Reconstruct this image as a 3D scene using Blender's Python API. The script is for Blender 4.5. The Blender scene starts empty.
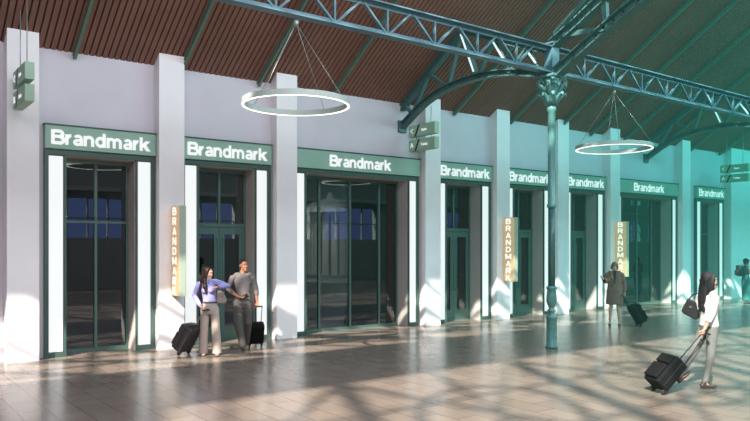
import bpy, bmesh, math, random
from mathutils import Vector, Matrix
random.seed(7)
scn = bpy.context.scene
COL = scn.collection
V = Vector
pi = math.pi

# ------------------------------------------------------------------ materials
def mat(name, col, rough=0.5, metal=0.0, noise=0.0, nscale=6.0, emit=None, estr=0.0, spec=0.5, bump=0.0, bscale=60.0, coat=0.0):
    m = bpy.data.materials.new(name); m.use_nodes = True
    nt = m.node_tree; b = nt.nodes['Principled BSDF']
    b.inputs['Roughness'].default_value = rough
    b.inputs['Metallic'].default_value = metal
    b.inputs['Specular IOR Level'].default_value = spec
    b.inputs['Coat Weight'].default_value = coat
    tc = nt.nodes.new('ShaderNodeTexCoord')
    if noise > 0:
        n = nt.nodes.new('ShaderNodeTexNoise'); n.inputs['Scale'].default_value = nscale
        n.inputs['Detail'].default_value = 4
        r = nt.nodes.new('ShaderNodeValToRGB')
        c0 = [max(0, c*(1-noise)) for c in col]; c1 = [min(1, c*(1+noise)) for c in col]
        r.color_ramp.elements[0].color = (*c0, 1); r.color_ramp.elements[1].color = (*c1, 1)
        r.color_ramp.elements[0].position = .3; r.color_ramp.elements[1].position = .7
        nt.links.new(tc.outputs['Object'], n.inputs['Vector'])
        nt.links.new(n.outputs['Fac'], r.inputs['Fac'])
        nt.links.new(r.outputs['Color'], b.inputs['Base Color'])
    else:
        b.inputs['Base Color'].default_value = (*col, 1)
    if bump > 0:
        n2 = nt.nodes.new('ShaderNodeTexNoise'); n2.inputs['Scale'].default_value = bscale
        bp = nt.nodes.new('ShaderNodeBump'); bp.inputs['Strength'].default_value = bump
        bp.inputs['Distance'].default_value = .01
        nt.links.new(tc.outputs['Object'], n2.inputs['Vector'])
        nt.links.new(n2.outputs['Fac'], bp.inputs['Height'])
        nt.links.new(bp.outputs['Normal'], b.inputs['Normal'])
    if emit:
        b.inputs['Emission Color'].default_value = (*emit, 1)
        b.inputs['Emission Strength'].default_value = estr
    return m

def floor_mat():
    m = bpy.data.materials.new('floor_tiles'); m.use_nodes = True
    nt = m.node_tree; b = nt.nodes['Principled BSDF']; L = nt.links
    tc = nt.nodes.new('ShaderNodeTexCoord')
    mp = nt.nodes.new('ShaderNodeMapping'); mp.inputs['Rotation'].default_value = (0, 0, pi/2)
    br = nt.nodes.new('ShaderNodeTexBrick')
    br.inputs['Color1'].default_value = FL1; br.inputs['Color2'].default_value = FL2
    br.inputs['Mortar'].default_value = (.13, .10, .085, 1)
    br.inputs['Scale'].default_value = 1.0; br.inputs['Mortar Size'].default_value = .007
    br.inputs['Mortar Smooth'].default_value = .1
    br.inputs['Brick Width'].default_value = .70; br.inputs['Row Height'].default_value = .35
    br.offset = .5
    L.new(tc.outputs['Object'], mp.inputs['Vector']); L.new(mp.outputs['Vector'], br.inputs['Vector'])
    n = nt.nodes.new('ShaderNodeTexNoise'); n.inputs['Scale'].default_value = 2.2; n.inputs['Detail'].default_value = 6
    L.new(tc.outputs['Object'], n.inputs['Vector'])
    mx = nt.nodes.new('ShaderNodeMix'); mx.data_type = 'RGBA'; mx.blend_type = 'MULTIPLY'
    rr = nt.nodes.new('ShaderNodeValToRGB')
    rr.color_ramp.elements[0].color = (.82, .8, .78, 1); rr.color_ramp.elements[1].color = (1.1, 1.1, 1.1, 1)
    L.new(n.outputs['Fac'], rr.inputs['Fac'])
    mx.inputs[0].default_value = 1
    L.new(br.outputs['Color'], mx.inputs[6]); L.new(rr.outputs['Color'], mx.inputs[7])
    L.new(mx.outputs[2], b.inputs['Base Color'])
    r2 = nt.nodes.new('ShaderNodeMapRange'); r2.inputs['To Min'].default_value = .17; r2.inputs['To Max'].default_value = .30
    L.new(n.outputs['Fac'], r2.inputs['Value']); L.new(r2.outputs['Result'], b.inputs['Roughness'])
    b.inputs['Specular IOR Level'].default_value = .6
    bp = nt.nodes.new('ShaderNodeBump'); bp.inputs['Strength'].default_value = .25; bp.inputs['Distance'].default_value = .002
    bp.invert = True
    L.new(br.outputs['Fac'], bp.inputs['Height']); L.new(bp.outputs['Normal'], b.inputs['Normal'])
    return m
FL1 = (.250, .203, .168, 1); FL2 = (.210, .171, .143, 1)

def glass_mat(name, tint=(.55, .62, .66), refl=1.0):
    m = bpy.data.materials.new(name); m.use_nodes = True
    nt = m.node_tree; nt.nodes.clear(); L = nt.links
    o = nt.nodes.new('ShaderNodeOutputMaterial')
    t = nt.nodes.new('ShaderNodeBsdfTransparent'); t.inputs['Color'].default_value = (*tint, 1)
    g = nt.nodes.new('ShaderNodeBsdfGlossy'); g.inputs['Roughness'].default_value = 0.01
    g.inputs['Color'].default_value = (.92, .97, 1, 1)
    f = nt.nodes.new('ShaderNodeFresnel'); f.inputs['IOR'].default_value = 1.75
    mu = nt.nodes.new('ShaderNodeMath'); mu.operation = 'MULTIPLY_ADD'; mu.use_clamp = True
    mu.inputs[1].default_value = refl; mu.inputs[2].default_value = .06
    mx = nt.nodes.new('ShaderNodeMixShader')
    L.new(f.outputs[0], mu.inputs[0]); L.new(mu.outputs[0], mx.inputs[0])
    L.new(t.outputs[0], mx.inputs[1]); L.new(g.outputs[0], mx.inputs[2]); L.new(mx.outputs[0], o.inputs['Surface'])
    return m

def emis(name, col, s):
    return mat(name, tuple(c*.3 for c in col), .5, emit=col, estr=s)

M = dict(
    wall=mat('white_plaster', (.60, .575, .62), .75, noise=.03, nscale=1.5, bump=.05),
    reveal=mat('grey_plaster', (.52, .48, .46), .7, noise=.04, nscale=3),
    pillar=mat('pillar_plaster', (.86, .83, .84), .6, noise=.02, nscale=2),
    green=mat('dark_green_paint', (.048, .10, .083), .38, noise=.08, nscale=5),
    green2=mat('door_green_paint', (.075, .145, .122), .38, noise=.06, nscale=5),
    sign=mat('sage_sign_board', (.28, .45, .36), .45, noise=.04, nscale=3),
    signhang=mat('pale_sage_board', (.33, .50, .36), .5, noise=.04, nscale=3),
    slash=mat('black_green_slash', (.015, .05, .04), .5),
    letters=emis('sign_letters_white', (.93, .96, .95), .75),
    strip=emis('light_strip_white', (.93, .96, .96), 0.80),
    led=emis('led_warm_white', (1, .96, .84), 2.2),
    tube=emis('sunlit_strut_white', (.8, .95, .92), 1.0),  # emission stands in for sun on the bracket struts
    ringbody=mat('ring_grey_green', (.42, .50, .46), .45, noise=.03),
    steel=mat('blue_green_steel', (.085, .175, .215), .42, noise=.12, nscale=3),
    arch=mat('arch_green_steel', (.075, .155, .15), .45, noise=.10, nscale=3),
    rafter=mat('rafter_sage_steel', (.12, .20, .155), .5, noise=.08, nscale=3),
    iron=mat('cast_iron_green', (.10, .25, .24), .33, noise=.15, nscale=12),
    irond=mat('cast_iron_dark', (.045, .13, .125), .35, noise=.15, nscale=12),
    roof=mat('brown_ribbed_panels', (.235, .115, .085), .7, noise=.12, nscale=1.2),
    roofgap=mat('panel_joint_dark', (.045, .020, .016), .8),
    floor=floor_mat(),
    glass=glass_mat('shop_glass'),
    glassd=glass_mat('door_glass', (.38, .42, .5)),
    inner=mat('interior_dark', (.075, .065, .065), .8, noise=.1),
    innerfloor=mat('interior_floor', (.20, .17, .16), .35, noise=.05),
    wire=mat('suspension_wire', (.35, .42, .40), .4, metal=.6),
    cream=emis('blade_cream', (1.0, .66, .36), .42),
    glow=emis('blade_letters', (1.0, .96, .86), 1.05),
    bladeback=mat('blade_case_sage', (.36, .45, .37), .5),
    facade=mat('far_facade_plaster', (.40, .38, .36), .8, noise=.05),
    # people
    skin_a=mat('skin_light', (.62, .36, .26), .5, noise=.05, nscale=20),
    skin_b=mat('skin_brown', (.36, .16, .09), .5, noise=.05, nscale=20),
    skin_d=mat('skin_tan', (.50, .28, .20), .5, noise=.05, nscale=20),
    lips=mat('lips', (.42, .11, .09), .4), eyew=mat('eye_white', (.8, .8, .78), .3), iris=mat('iris_dark', (.03, .018, .012), .2),
    hair_dk=mat('hair_dark_brown', (.035, .016, .011), .42, noise=.5, nscale=45, bump=.6, bscale=90),
    hair_bk=mat('hair_black', (.006, .006, .007), .7, noise=.5, nscale=45, bump=.25, bscale=90),
    hair_lt=mat('hair_light_brown', (.20, .13, .08), .45, noise=.4, nscale=45, bump=.5, bscale=90),
    lav=mat('lavender_shirt', (.33, .33, .66), .75, noise=.10, nscale=9, bump=.5, bscale=14),
    beige=mat('beige_trousers', (.46, .38, .33), .8, noise=.08, nscale=9, bump=.5, bscale=10),
    greysh=mat('grey_shirt', (.13, .118, .118), .8, noise=.10, nscale=9, bump=.5, bscale=14),
    greytr=mat('charcoal_trousers', (.085, .078, .073), .8, noise=.12, nscale=9, bump=.5, bscale=10),
    coat=mat('taupe_coat', (.20, .135, .105), .9, noise=.10, nscale=12, bump=.4, bscale=16),
    black=mat('black_cloth', (.02, .02, .022), .7, noise=.2, nscale=14),
    white=mat('white_blouse', (.56, .56, .54), .8, noise=.04, nscale=9, bump=.6, bscale=14),
    jeans=mat('pale_grey_jeans', (.145, .158, .15), .8, noise=.08, nscale=12, bump=.4, bscale=12),
    dress=mat('teal_dress', (.05, .20, .20), .8, noise=.1, nscale=9),
    shoe_d=mat('dark_leather', (.06, .045, .04), .35, noise=.1), shoe_l=mat('nude_leather', (.42, .30, .24), .4, noise=.05),
    bag_t=mat('taupe_leather', (.30, .24, .20), .45, noise=.1), bag_b=mat('black_leather', (.010, .010, .011), .6, spec=.25, noise=.2),
    case=mat('black_case_fabric', (.008, .008, .009), .8, spec=.15, noise=.3, nscale=30, bump=.3, bscale=200),
    caseg=mat('dark_grey_case_fabric', (.045, .042, .044), .55, noise=.25, nscale=30, bump=.3, bscale=200),
    chrome=mat('brushed_aluminium', (.45, .44, .43), .3, metal=1.0, noise=.05), rubber=mat('black_rubber', (.015, .015, .015), .6),
    phone=mat('phone_black', (.01, .01, .012), .15), button=mat('dark_button', (.03, .025, .02), .4),
    kiosk=mat('kiosk_grey', (.30, .32, .30), .5, noise=.06), kioskl=mat('kiosk_light', (.42, .38, .32), .5, emit=(.8, .7, .55), estr=.10),
)

# ------------------------------------------------------------------ mesh helpers
class MB:
    def __init__(s): s.bm = bmesh.new()
    def box(s, x0, x1, y0, y1, z0, z1, mi=0):
        vs = [s.bm.verts.new((x, y, z)) for z in (z0, z1) for (x, y) in ((x0, y0), (x1, y0), (x1, y1), (x0, y1))]
        for f in ((3, 2, 1, 0), (4, 5, 6, 7), (0, 1, 5, 4), (1, 2, 6, 5), (2, 3, 7, 6), (3, 0, 4, 7)):
            fc = s.bm.faces.new([vs[i] for i in f]); fc.material_index = mi
        return s
    def beam(s, p0, p1, w, h, up=(0, 0, 1), mi=0):
        p0 = V(p0); p1 = V(p1); a = (p1-p0).normalized(); up = V(up)
        sd = a.cross(up)
        if sd.length < 1e-4: sd = a.cross(V((1, 0, 0)))
        sd.normalize(); u = sd.cross(a).normalized()
        vs = []
        for p in (p0, p1):
            for (i, j) in ((-1, -1), (1, -1), (1, 1), (-1, 1)):
                vs.append(s.bm.verts.new(p + sd*i*w/2 + u*j*h/2))
        for f in ((3, 2, 1, 0), (4, 5, 6, 7), (0, 1, 5, 4), (1, 2, 6, 5), (2, 3, 7, 6), (3, 0, 4, 7)):
            fc = s.bm.faces.new([vs[i] for i in f]); fc.material_index = mi
        return s
    def ibeam(s, p0, p1, w, h, t=.025, up=(0, 0, 1)):
        p0 = V(p0); p1 = V(p1); a = (p1-p0).normalized(); sd = a.cross(V(up))
        if sd.length < 1e-4: sd = a.cross(V((1, 0, 0)))
        sd.normalize(); u = sd.cross(a).normalized()
        s.beam(p0+u*(h/2-t/2), p1+u*(h/2-t/2), w, t, up)
        s.beam(p0-u*(h/2-t/2), p1-u*(h/2-t/2), w, t, up)
        s.beam(p0, p1, t, h-2*t+.002, up)
        return s
    def loft(s, pts, rad, side=None, n=12, cap=True, mi=0):
        """tapered tube through pts; rad = list of r or (rx, ry); side = direction of rx"""
        pts = [V(p) for p in pts]; rings = []
        N = len(pts)
        for i, p in enumerate(pts):
            a = (pts[min(i+1, N-1)] - pts[max(i-1, 0)]).normalized()
            sd = V(side) if side is not None else (V((1, 0, 0)) if abs(a.x) < .9 else V((0, 1, 0)))
            sd = (sd - a*sd.dot(a))
            if sd.length < 1e-4: sd = a.orthogonal()
            sd.normalize(); u = a.cross(sd).normalized()
            r = rad[i]; rx, ry = (r if isinstance(r, (tuple, list)) else (r, r))
            rings.append([s.bm.verts.new(p + sd*math.cos(2*pi*k/n)*rx + u*math.sin(2*pi*k/n)*ry) for k in range(n)])
        for A, B in zip(rings, rings[1:]):
            for k in range(n):
                f = s.bm.faces.new((A[k], A[(k+1) % n], B[(k+1) % n], B[k])); f.material_index = mi; f.smooth = True
        if cap:
            f = s.bm.faces.new(list(reversed(rings[0]))); f.material_index = mi
            f = s.bm.faces.new(rings[-1]); f.material_index = mi
        return s
    def ball(s, c, r, n=12, m=8, rot=None):
        """ellipsoid"""
        rx, ry, rz = r if isinstance(r, (tuple, list)) else (r, r, r)
        c = V(c); R = rot or Matrix.Identity(3)
        top = s.bm.verts.new(c + R @ V((0, 0, rz))); bot = s.bm.verts.new(c + R @ V((0, 0, -rz)))
        rings = []
        for j in range(1, m):
            th = pi*j/m
            rings.append([s.bm.verts.new(c + R @ V((rx*math.sin(th)*math.cos(2*pi*k/n), ry*math.sin(th)*math.sin(2*pi*k/n), rz*math.cos(th)))) for k in range(n)])
        for k in range(n):
            s.bm.faces.new((top, rings[0][k], rings[0][(k+1) % n])).smooth = True
            s.bm.faces.new((bot, rings[-1][(k+1) % n], rings[-1][k])).smooth = True
        for A, B in zip(rings, rings[1:]):
            for k in range(n):
                s.bm.faces.new((A[k], B[k], B[(k+1) % n], A[(k+1) % n])).smooth = True
        return s
    def lathe(s, c, prof, n=24, mi=0, flute=0):
        """prof: list of (r, z) about the vertical through c"""
        cx, cy = c; rings = []
        for (r, z) in prof:
            rings.append([s.bm.verts.new((cx + r*(1-flute*(k % 2))*math.cos(2*pi*k/n), cy + r*(1-flute*(k % 2))*math.sin(2*pi*k/n), z)) for k in range(n)])
        for A, B in zip(rings, rings[1:]):
            for k in range(n):
                f = s.bm.faces.new((A[k], A[(k+1) % n], B[(k+1) % n], B[k])); f.smooth = True; f.material_index = mi
        s.bm.faces.new(list(reversed(rings[0]))); s.bm.faces.new(rings[-1])
        return s
    def prism(s, poly, y0, y1, mi=0):
        """poly in (x, z), extruded along y"""
        a = [s.bm.verts.new((x, y0, z)) for x, z in poly]; b = [s.bm.verts.new((x, y1, z)) for x, z in poly]
        s.bm.faces.new(a).material_index = mi; s.bm.faces.new(list(reversed(b))).material_index = mi
        for i in range(len(poly)):
            j = (i+1) % len(poly); s.bm.faces.new((a[j], a[i], b[i], b[j])).material_index = mi
        return s
    def xform(s, mtx):
        bmesh.ops.transform(s.bm, matrix=mtx, verts=s.bm.verts); return s
    def build(s, name, mats, parent=None, bevel=0, remesh=0, smooth=0, flat=False, keep_normals=False):
        bmesh.ops.recalc_face_normals(s.bm, faces=s.bm.faces)
        me = bpy.data.meshes.new(name); s.bm.to_mesh(me); s.bm.free()
        mats = mats if isinstance(mats, (list, tuple)) else [mats]
        for m in mats: me.materials.append(m)
        o = bpy.data.objects.new(name, me); COL.objects.link(o)
        if remesh or smooth or bevel:
            if bevel:
                d = o.modifiers.new('b', 'BEVEL'); d.width = bevel; d.segments = 2; d.limit_method = 'ANGLE'
            if remesh:
                d = o.modifiers.new('r', 'REMESH'); d.mode = 'VOXEL'; d.voxel_size = remesh; d.use_smooth_shade = True
            if smooth:
                d = o.modifiers.new('s', 'SMOOTH'); d.factor = .5; d.iterations = smooth
            dg = bpy.context.evaluated_depsgraph_get(); dg.update()
            nm = bpy.data.meshes.new_from_object(o.evaluated_get(dg))
            o.modifiers.clear(); o.data = nm; nm.name = name; bpy.data.meshes.remove(me)
            if not nm.materials:
                for m in mats: nm.materials.append(m)
        if parent: o.parent = parent
        return o

def empty(name, loc=(0, 0, 0), rz=0, label=None, cat=None, group=None, kind=None):
    o = bpy.data.objects.new(name, None); COL.objects.link(o); o.location = loc; o.rotation_euler.z = rz
    o.empty_display_size = .1
    return tag(o, label, cat, group, kind)
def tag(o, label=None, cat=None, group=None, kind=None):
    if label: o['label'] = label
    if cat: o['category'] = cat
    if group: o['group'] = group
    if kind: o['kind'] = kind
    return o
def struct(mb, name, mats, **k):
    return tag(mb.build(name, mats, **k), kind='structure')
def copy_tree(o, parent=None):
    c = o.copy(); COL.objects.link(c)
    if parent: c.parent = parent
    for ch in list(o.children): copy_tree(ch, c)
    return c

def text_obj(name, body, size, m, parent, loc, rot, width=None, bold=.0, extr=.01, align='CENTER', spacing=1.0):
    cu = bpy.data.curves.new(name, 'FONT'); cu.body = body; cu.size = size; cu.extrude = extr; cu.offset = bold
    cu.align_x = align; cu.align_y = 'CENTER'; cu.space_character = spacing; cu.resolution_u = 4
    tmp = bpy.data.objects.new(name, cu); COL.objects.link(tmp)
    dg = bpy.context.evaluated_depsgraph_get(); dg.update()
    me = bpy.data.meshes.new_from_object(tmp.evaluated_get(dg))
    bpy.data.objects.remove(tmp); bpy.data.curves.remove(cu)
    xs = [v.co.x for v in me.vertices]; ys = [v.co.y for v in me.vertices]
    w = max(xs)-min(xs); mx_ = (max(xs)+min(xs))/2; my_ = (max(ys)+min(ys))/2
    k = (width/w) if width else 1
    for v in me.vertices: v.co.x = (v.co.x-mx_)*k; v.co.y = (v.co.y-my_)
    me.materials.clear(); me.materials.append(m)
    o = bpy.data.objects.new(name, me); COL.objects.link(o); o.parent = parent
    o.location = loc; o.rotation_euler = rot
    return o

# bold grotesque letters drawn from strokes: ('l', x0, z0, x1, z1, width) and ('a', cx, cz, rx, rz, a0, a1, width)
ST = .15
GL = {
 'B': (.72, [('l', .075, 0, .075, .72, .15), ('l', .07, .655, .40, .655, .13), ('l', .07, .385, .42, .385, .12), ('l', .07, .065, .42, .065, .13), ('a', .40, .52, .175, .135, -90, 90, .145), ('a', .42, .225, .205, .16, -90, 90, .15)]),
 'r': (.40, [('l', .07, 0, .07, .53, .14), ('a', .30, .26, .20, .215, 88, 170, .13)]),
 'a': (.57, [('l', .435, .0, .435, .36, .14), ('a', .265, .35, .17, .135, 0, 155, .125), ('a', .235, .155, .155, .10, 90, 270, .125), ('l', .22, .055, .36, .075, .11), ('l', .23, .26, .45, .30, .105)]),
 'n': (.62, [('l', .07, 0, .07, .53, .14), ('a', .28, .32, .19, .15, 0, 165, .135), ('l', .47, 0, .47, .33, .14)]),
 'd': (.63, [('l', .48, 0, .48, .72, .14), ('a', .28, .265, .205, .205, 0, 360, .135)]),
 'm': (.92, [('l', .07, 0, .07, .53, .14), ('a', .245, .33, .165, .14, 0, 165, .13), ('l', .41, 0, .41, .34, .135), ('a', .585, .33, .175, .14, 0, 170, .13), ('l', .76, 0, .76, .34, .135)]),
 'k': (.57, [('l', .07, 0, .07, .72, .14), ('l', .10, .20, .47, .53, .15), ('l', .22, .33, .50, -.005, .16)]),
 'R': (.72, [('l', .075, 0, .075, .72, .15), ('l', .07, .655, .42, .655, .13), ('l', .07, .35, .42, .35, .13), ('a', .42, .50, .175, .155, -90, 90, .145), ('l', .38, .36, .60, 0, .16)]),
 'A': (.72, [('l', .07, 0, .35, .70, .15), ('l', .63, 0, .35, .70, .15), ('l', .18, .20, .53, .20, .12)]),
 'N': (.72, [('l', .075, 0, .075, .72, .145), ('l', .585, 0, .585, .72, .145), ('l', .09, .68, .57, .04, .15)]),
 'D': (.72, [('l', .075, 0, .075, .72, .15), ('l', .07, .655, .32, .655, .13), ('l', .07, .065, .32, .065, .13), ('a', .32, .36, .265, .295, -90, 90, .145)]),
 'M': (.83, [('l', .075, 0, .075, .72, .14), ('l', .705, 0, .705, .72, .14), ('l', .10, .68, .39, .10, .14), ('l', .68, .68, .39, .10, .14)]),
 'K': (.72, [('l', .075, 0, .075, .72, .15), ('l', .10, .22, .56, .70, .15), ('l', .27, .42, .62, 0, .17)]),
}
def bold_word(name, word, width, height, m, parent, loc, rot, depth=.008):
    bm = bmesh.new(); x = 0
    def quad(ps):
        vs = [bm.verts.new((p[0], p[1], depth)) for p in ps]; vb = [bm.verts.new((p[0], p[1], 0)) for p in ps]
        bm.faces.new(vs)
        for i in range(4): bm.faces.new((vs[i], vb[i], vb[(i+1) % 4], vs[(i+1) % 4]))
    bw = 1.24 if len(word) > 1 else 1.0
    for ch in word:
        adv, st = GL[ch]
        st = [q[:-1] + (q[-1]*bw,) for q in st]
        for q in st:
            if q[0] == 'l':
                a, b = V((q[1]+x, q[2])), V((q[3]+x, q[4])); d = (b-a).normalized(); n = V((-d.y, d.x))*q[5]/2
                if abs(d.x) > .02 and abs(d.y) > .3:      # slanted strokes end level
                    n = V((q[5]/2/abs(d.y), 0))
                quad([a-n, b-n, b+n, a+n])
            else:
                _, cx, cz, rx, rz, a0, a1, w_ = q; k = max(6, int(abs(a1-a0)/15))
                for i in range(k):
                    t0, t1 = math.radians(a0+(a1-a0)*i/k), math.radians(a0+(a1-a0)*(i+1)/k)
                    f = lambda t, s_: (x+cx+(rx+s_*w_/2)*math.cos(t), cz+(rz+s_*w_/2)*math.sin(t))
                    quad([f(t0, -1), f(t0, 1), f(t1, 1), f(t1, -1)])
        x += adv
    xs = [v.co.x for v in bm.verts]; x0, x1 = min(xs), max(xs)
    for v in bm.verts: v.co.x = (v.co.x-(x0+x1)/2)*width/(x1-x0); v.co.y = (v.co.y-.36)*height/.72
    bmesh.ops.recalc_face_normals(bm, faces=bm.faces)
    me = bpy.data.meshes.new(name); bm.to_mesh(me); bm.free(); me.materials.append(m)
    o = bpy.data.objects.new(name, me); COL.objects.link(o); o.parent = parent; o.location = loc; o.rotation_euler = rot
    return o

# ------------------------------------------------------------------ camera (at 0,0,2.1; wall parallel to x at y = 14.4)
F = 710.0
TH = math.atan2(947, F)
cam = bpy.data.cameras.new('camera'); cam.sensor_width = 36; cam.lens = F/750*36
cam.shift_y = 35.5/750; cam.clip_end = 400; cam.clip_start = .05
co = bpy.data.objects.new('camera', cam); COL.objects.link(co)
co.location = (0, 0, 2.1); co.rotation_euler = (pi/2, 0, TH - pi/2)
scn.camera = co

# ------------------------------------------------------------------ setting
WY = 14.4      # wall face
PY = 14.1      # pillar face
WZ = 5.81      # wall top
TAN = .65      # roof pitch
X0, X1 = -16.0, 47.0
struct(MB().box(X0-1, 62, -7, WY+.45, -.2, 0), 'floor', M['floor'])

PIL = [(-.37+.05, .21), (2.35, 2.88), (5.12, 5.65), (7.81, 8.34), (12.23, 12.76), (14.92, 15.45), (17.61, 18.14), (20.30, 20.83), (24.70, 25.25), (28.3, 30.4)]
PIL = [(-3.2, -2.67), (-.36, .17)] + PIL[1:]
def rz_at(y): return WZ + (WY-y)*TAN
SHOPS = [(4.06, 'n'), (6.72, 'd'), (10.27, 'w'), (13.84, 'd'), (16.53, 'd'), (19.22, 'd'), (22.80, 'w'), (27.07, 'n')]
HW = {'n': .66, 'd': .66, 'w': 1.55}    # half width of opening
OUT = {'n': 1.045, 'd': 1.045, 'w': 1.90}
# main wall with real openings
w = MB(); xs = X0
OT = 3.82
for c, k in SHOPS:
    h = HW[k]
    w.box(xs, c-h, WY, WY+.42, 0, OT); xs = c+h
w.box(xs, 60, WY, WY+.42, 0, OT); w.box(X0, 60, WY, WY+.42, OT, WZ+.02)
struct(w, 'wall_front', M['wall'])
rv = MB()
for c, k in SHOPS:
    h = HW[k]
    rv.box(c-h-.01, c-h+.012, WY-.05, WY+.42, 0, OT); rv.box(c+h-.012, c+h+.01, WY-.05, WY+.42, 0, OT)
    rv.box(c-h, c+h, WY-.05, WY+.42, OT-.015, OT+.01)
struct(rv, 'trim_1', M['reveal'])
for i, (a, b) in enumerate(PIL):
    zf = rz_at(PY); zb = WZ
    mb = MB(); bm = mb.bm
    vs = [bm.verts.new(p) for p in ((a, PY, 0), (b, PY, 0), (b, WY+.01, 0), (a, WY+.01, 0), (a, PY, zf), (b, PY, zf), (b, WY+.01, zb), (a, WY+.01, zb))]
    for f in ((3, 2, 1, 0), (4, 5, 6, 7), (0, 1, 5, 4), (1, 2, 6, 5), (2, 3, 7, 6), (3, 0, 4, 7)): bm.faces.new([vs[q] for q in f])
    struct(mb, 'trim_%d' % (i+2), M['pillar'])
# shop interior behind the glass
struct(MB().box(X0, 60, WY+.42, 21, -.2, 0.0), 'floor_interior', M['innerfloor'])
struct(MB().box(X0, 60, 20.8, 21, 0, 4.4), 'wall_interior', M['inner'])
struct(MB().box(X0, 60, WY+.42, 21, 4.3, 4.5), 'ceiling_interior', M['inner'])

# roof: ribbed brown panels (ribs run up the slope); open bands higher up, unseen, are added to shape the sun patches
def roof(name, ya, za, yb, zb, xa=X0, xe=62):
    mb = MB(); bm = mb.bm; p = .118; x = xa
    nrm = V((0, -(zb-za), (yb-ya))).normalized()
    if nrm.z < 0: nrm = -nrm
    prof = [(0.0, .035), (.022, .035), (.026, 0.0), (p-.004, 0.0)]
    row = []
    while x < xe:
        for dx, dn in prof: row.append((x+dx, dn))
        x += p
    va = [bm.verts.new(V((x_, ya, za)) + nrm*d) for x_, d in row]; vb = [bm.verts.new(V((x_, yb, zb)) + nrm*d) for x_, d in row]
    for i in range(len(row)-1):
        f = bm.faces.new((va[i], va[i+1], vb[i+1], vb[i])); f.material_index = 1 if i % 4 == 0 else 0
    return struct(mb, name, [M['roof'], M['roofgap']])
RY, RZ = 0.0, WZ + WY*TAN
def rzz(y): return RZ - abs(y)*TAN
S1 = (4.6, 9.25)     # added opening for sun on the near slope
S2 = (-4.2, -.2)    # second added opening, on the far slope
roof('ceiling', WY+.1, rzz(WY+.1), S1[1], rzz(S1[1]))
roof('ceiling_upper', S1[0], rzz(S1[0]), 0, RZ)
roof('ceiling_ridge', 0, RZ, S2[1], rzz(S2[1]))
roof('ceiling_far_slope', S2[0], rzz(S2[0]), -6.2, rzz(-6.2))
def skylight(name, ya, yb, solid, ring=True):
    """unseen added bays of bars and bracing that shape the sun patches; solid = list of opaque x ranges"""
    mb = MB(); x = X0
    def pt(x, y): return (x, y, rzz(y)+.05)
    for (a, b) in solid:
        bm = mb.bm; q = [bm.verts.new(pt(xx, yy)) for xx, yy in ((a, ya), (b, ya), (b, yb), (a, yb))]; bm.faces.new(q)
    k = 0; pitch = 3.7
    while x < 62:
        mb.beam(pt(x, ya), pt(x, yb), .26, .12)
        for f_ in (.5,): mb.beam(pt(x+pitch*f_, ya), pt(x+pitch*f_, yb), .07, .08)
        mb.beam(pt(x, ya), pt(x+pitch, yb), .10, .08); mb.beam(pt(x+pitch, ya), pt(x, yb), .10, .08)
        for f_ in (.33, .66):
            yy = ya+(yb-ya)*f_; mb.beam(pt(x, yy), pt(x+pitch, yy), .08, .08)
        # round tracery
        c0 = V(pt(x+pitch/2, (ya+yb)/2)); e1 = V((1, 0, 0)); e2 = (V(pt(0, yb))-V(pt(0, ya))).normalized()
        for q in range(20 if ring else 0):
            a0, a1 = 2*pi*q/20, 2*pi*(q+1)/20
            mb.beam(c0+(e1*math.cos(a0)+e2*math.sin(a0))*1.25, c0+(e1*math.cos(a1)+e2*math.sin(a1))*1.25, .12, .08)
        x += pitch
    return struct(mb, name, M['arch'])
skylight('trim_skylight', S1[1], S1[0], [(-13.5, -12.6), (-1.5, -.6), (20, 21.5)], False)  # unseen opening with bars and panels, added to shape the sun patches
skylight('trim_sun_opening_far', S2[1], S2[0], [(X0, -11.2), (14, 16)])  # opaque panels added to keep parts of the floor in shade
FY = -6.0

# glazed facade behind the camera: window rows that show in the shop glass
fz = RZ - 6*TAN
def facade():
    mb = MB(); T = .35; x = X0
    ops = []
    while x < 38:
        ops.append((x+.5, x+4.3, 2.5, 4.4)); x += 4.8
    w_ = 41.0
    while w_ < 60:
        ops.append((w_, w_+1.5, 2.5, 4.2)); ops.append((w_, w_+1.5, 5.6, 7.6)); w_ += 2.6
    xs = sorted({X0-2, 62} | {o[0] for o in ops} | {o[1] for o in ops})
    for a, b in zip(xs, xs[1:]):
        cuts = sorted((o[2], o[3]) for o in ops if o[0] <= a+1e-6 and b <= o[1]+1e-6); z = 0
        for c0, c1 in cuts: mb.box(a, b, FY-T, FY, z, c0); z = c1
        mb.box(a, b, FY-T, FY, z, fz)
    for (a, b, z0, z1) in ops:
        n = 3 if b-a < 2 else 4
        for k in range(1, n): xx = a+(b-a)*k/n; mb.box(xx-.04, xx+.04, FY-.2, FY-.12, z0, z1)
        mb.box(a, b, FY-.2, FY-.12, (z0+z1)/2-.04, (z0+z1)/2+.04)
    o = struct(mb, 'wall_back', M['facade'])
    struct(MB().box(X0-2, 62, FY, FY+.25, 4.75, 4.95), 'trim_cornice', M['reveal'])
facade()
struct(MB().box(61.5, 62, FY, 21, 0, 16), 'wall_right', M['facade'])
struct(MB().box(X0-.5, X0, FY, 21, 0, 16), 'wall_left_sunblock', M['facade'])  # unseen end wall, added to block sun from the left

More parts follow.
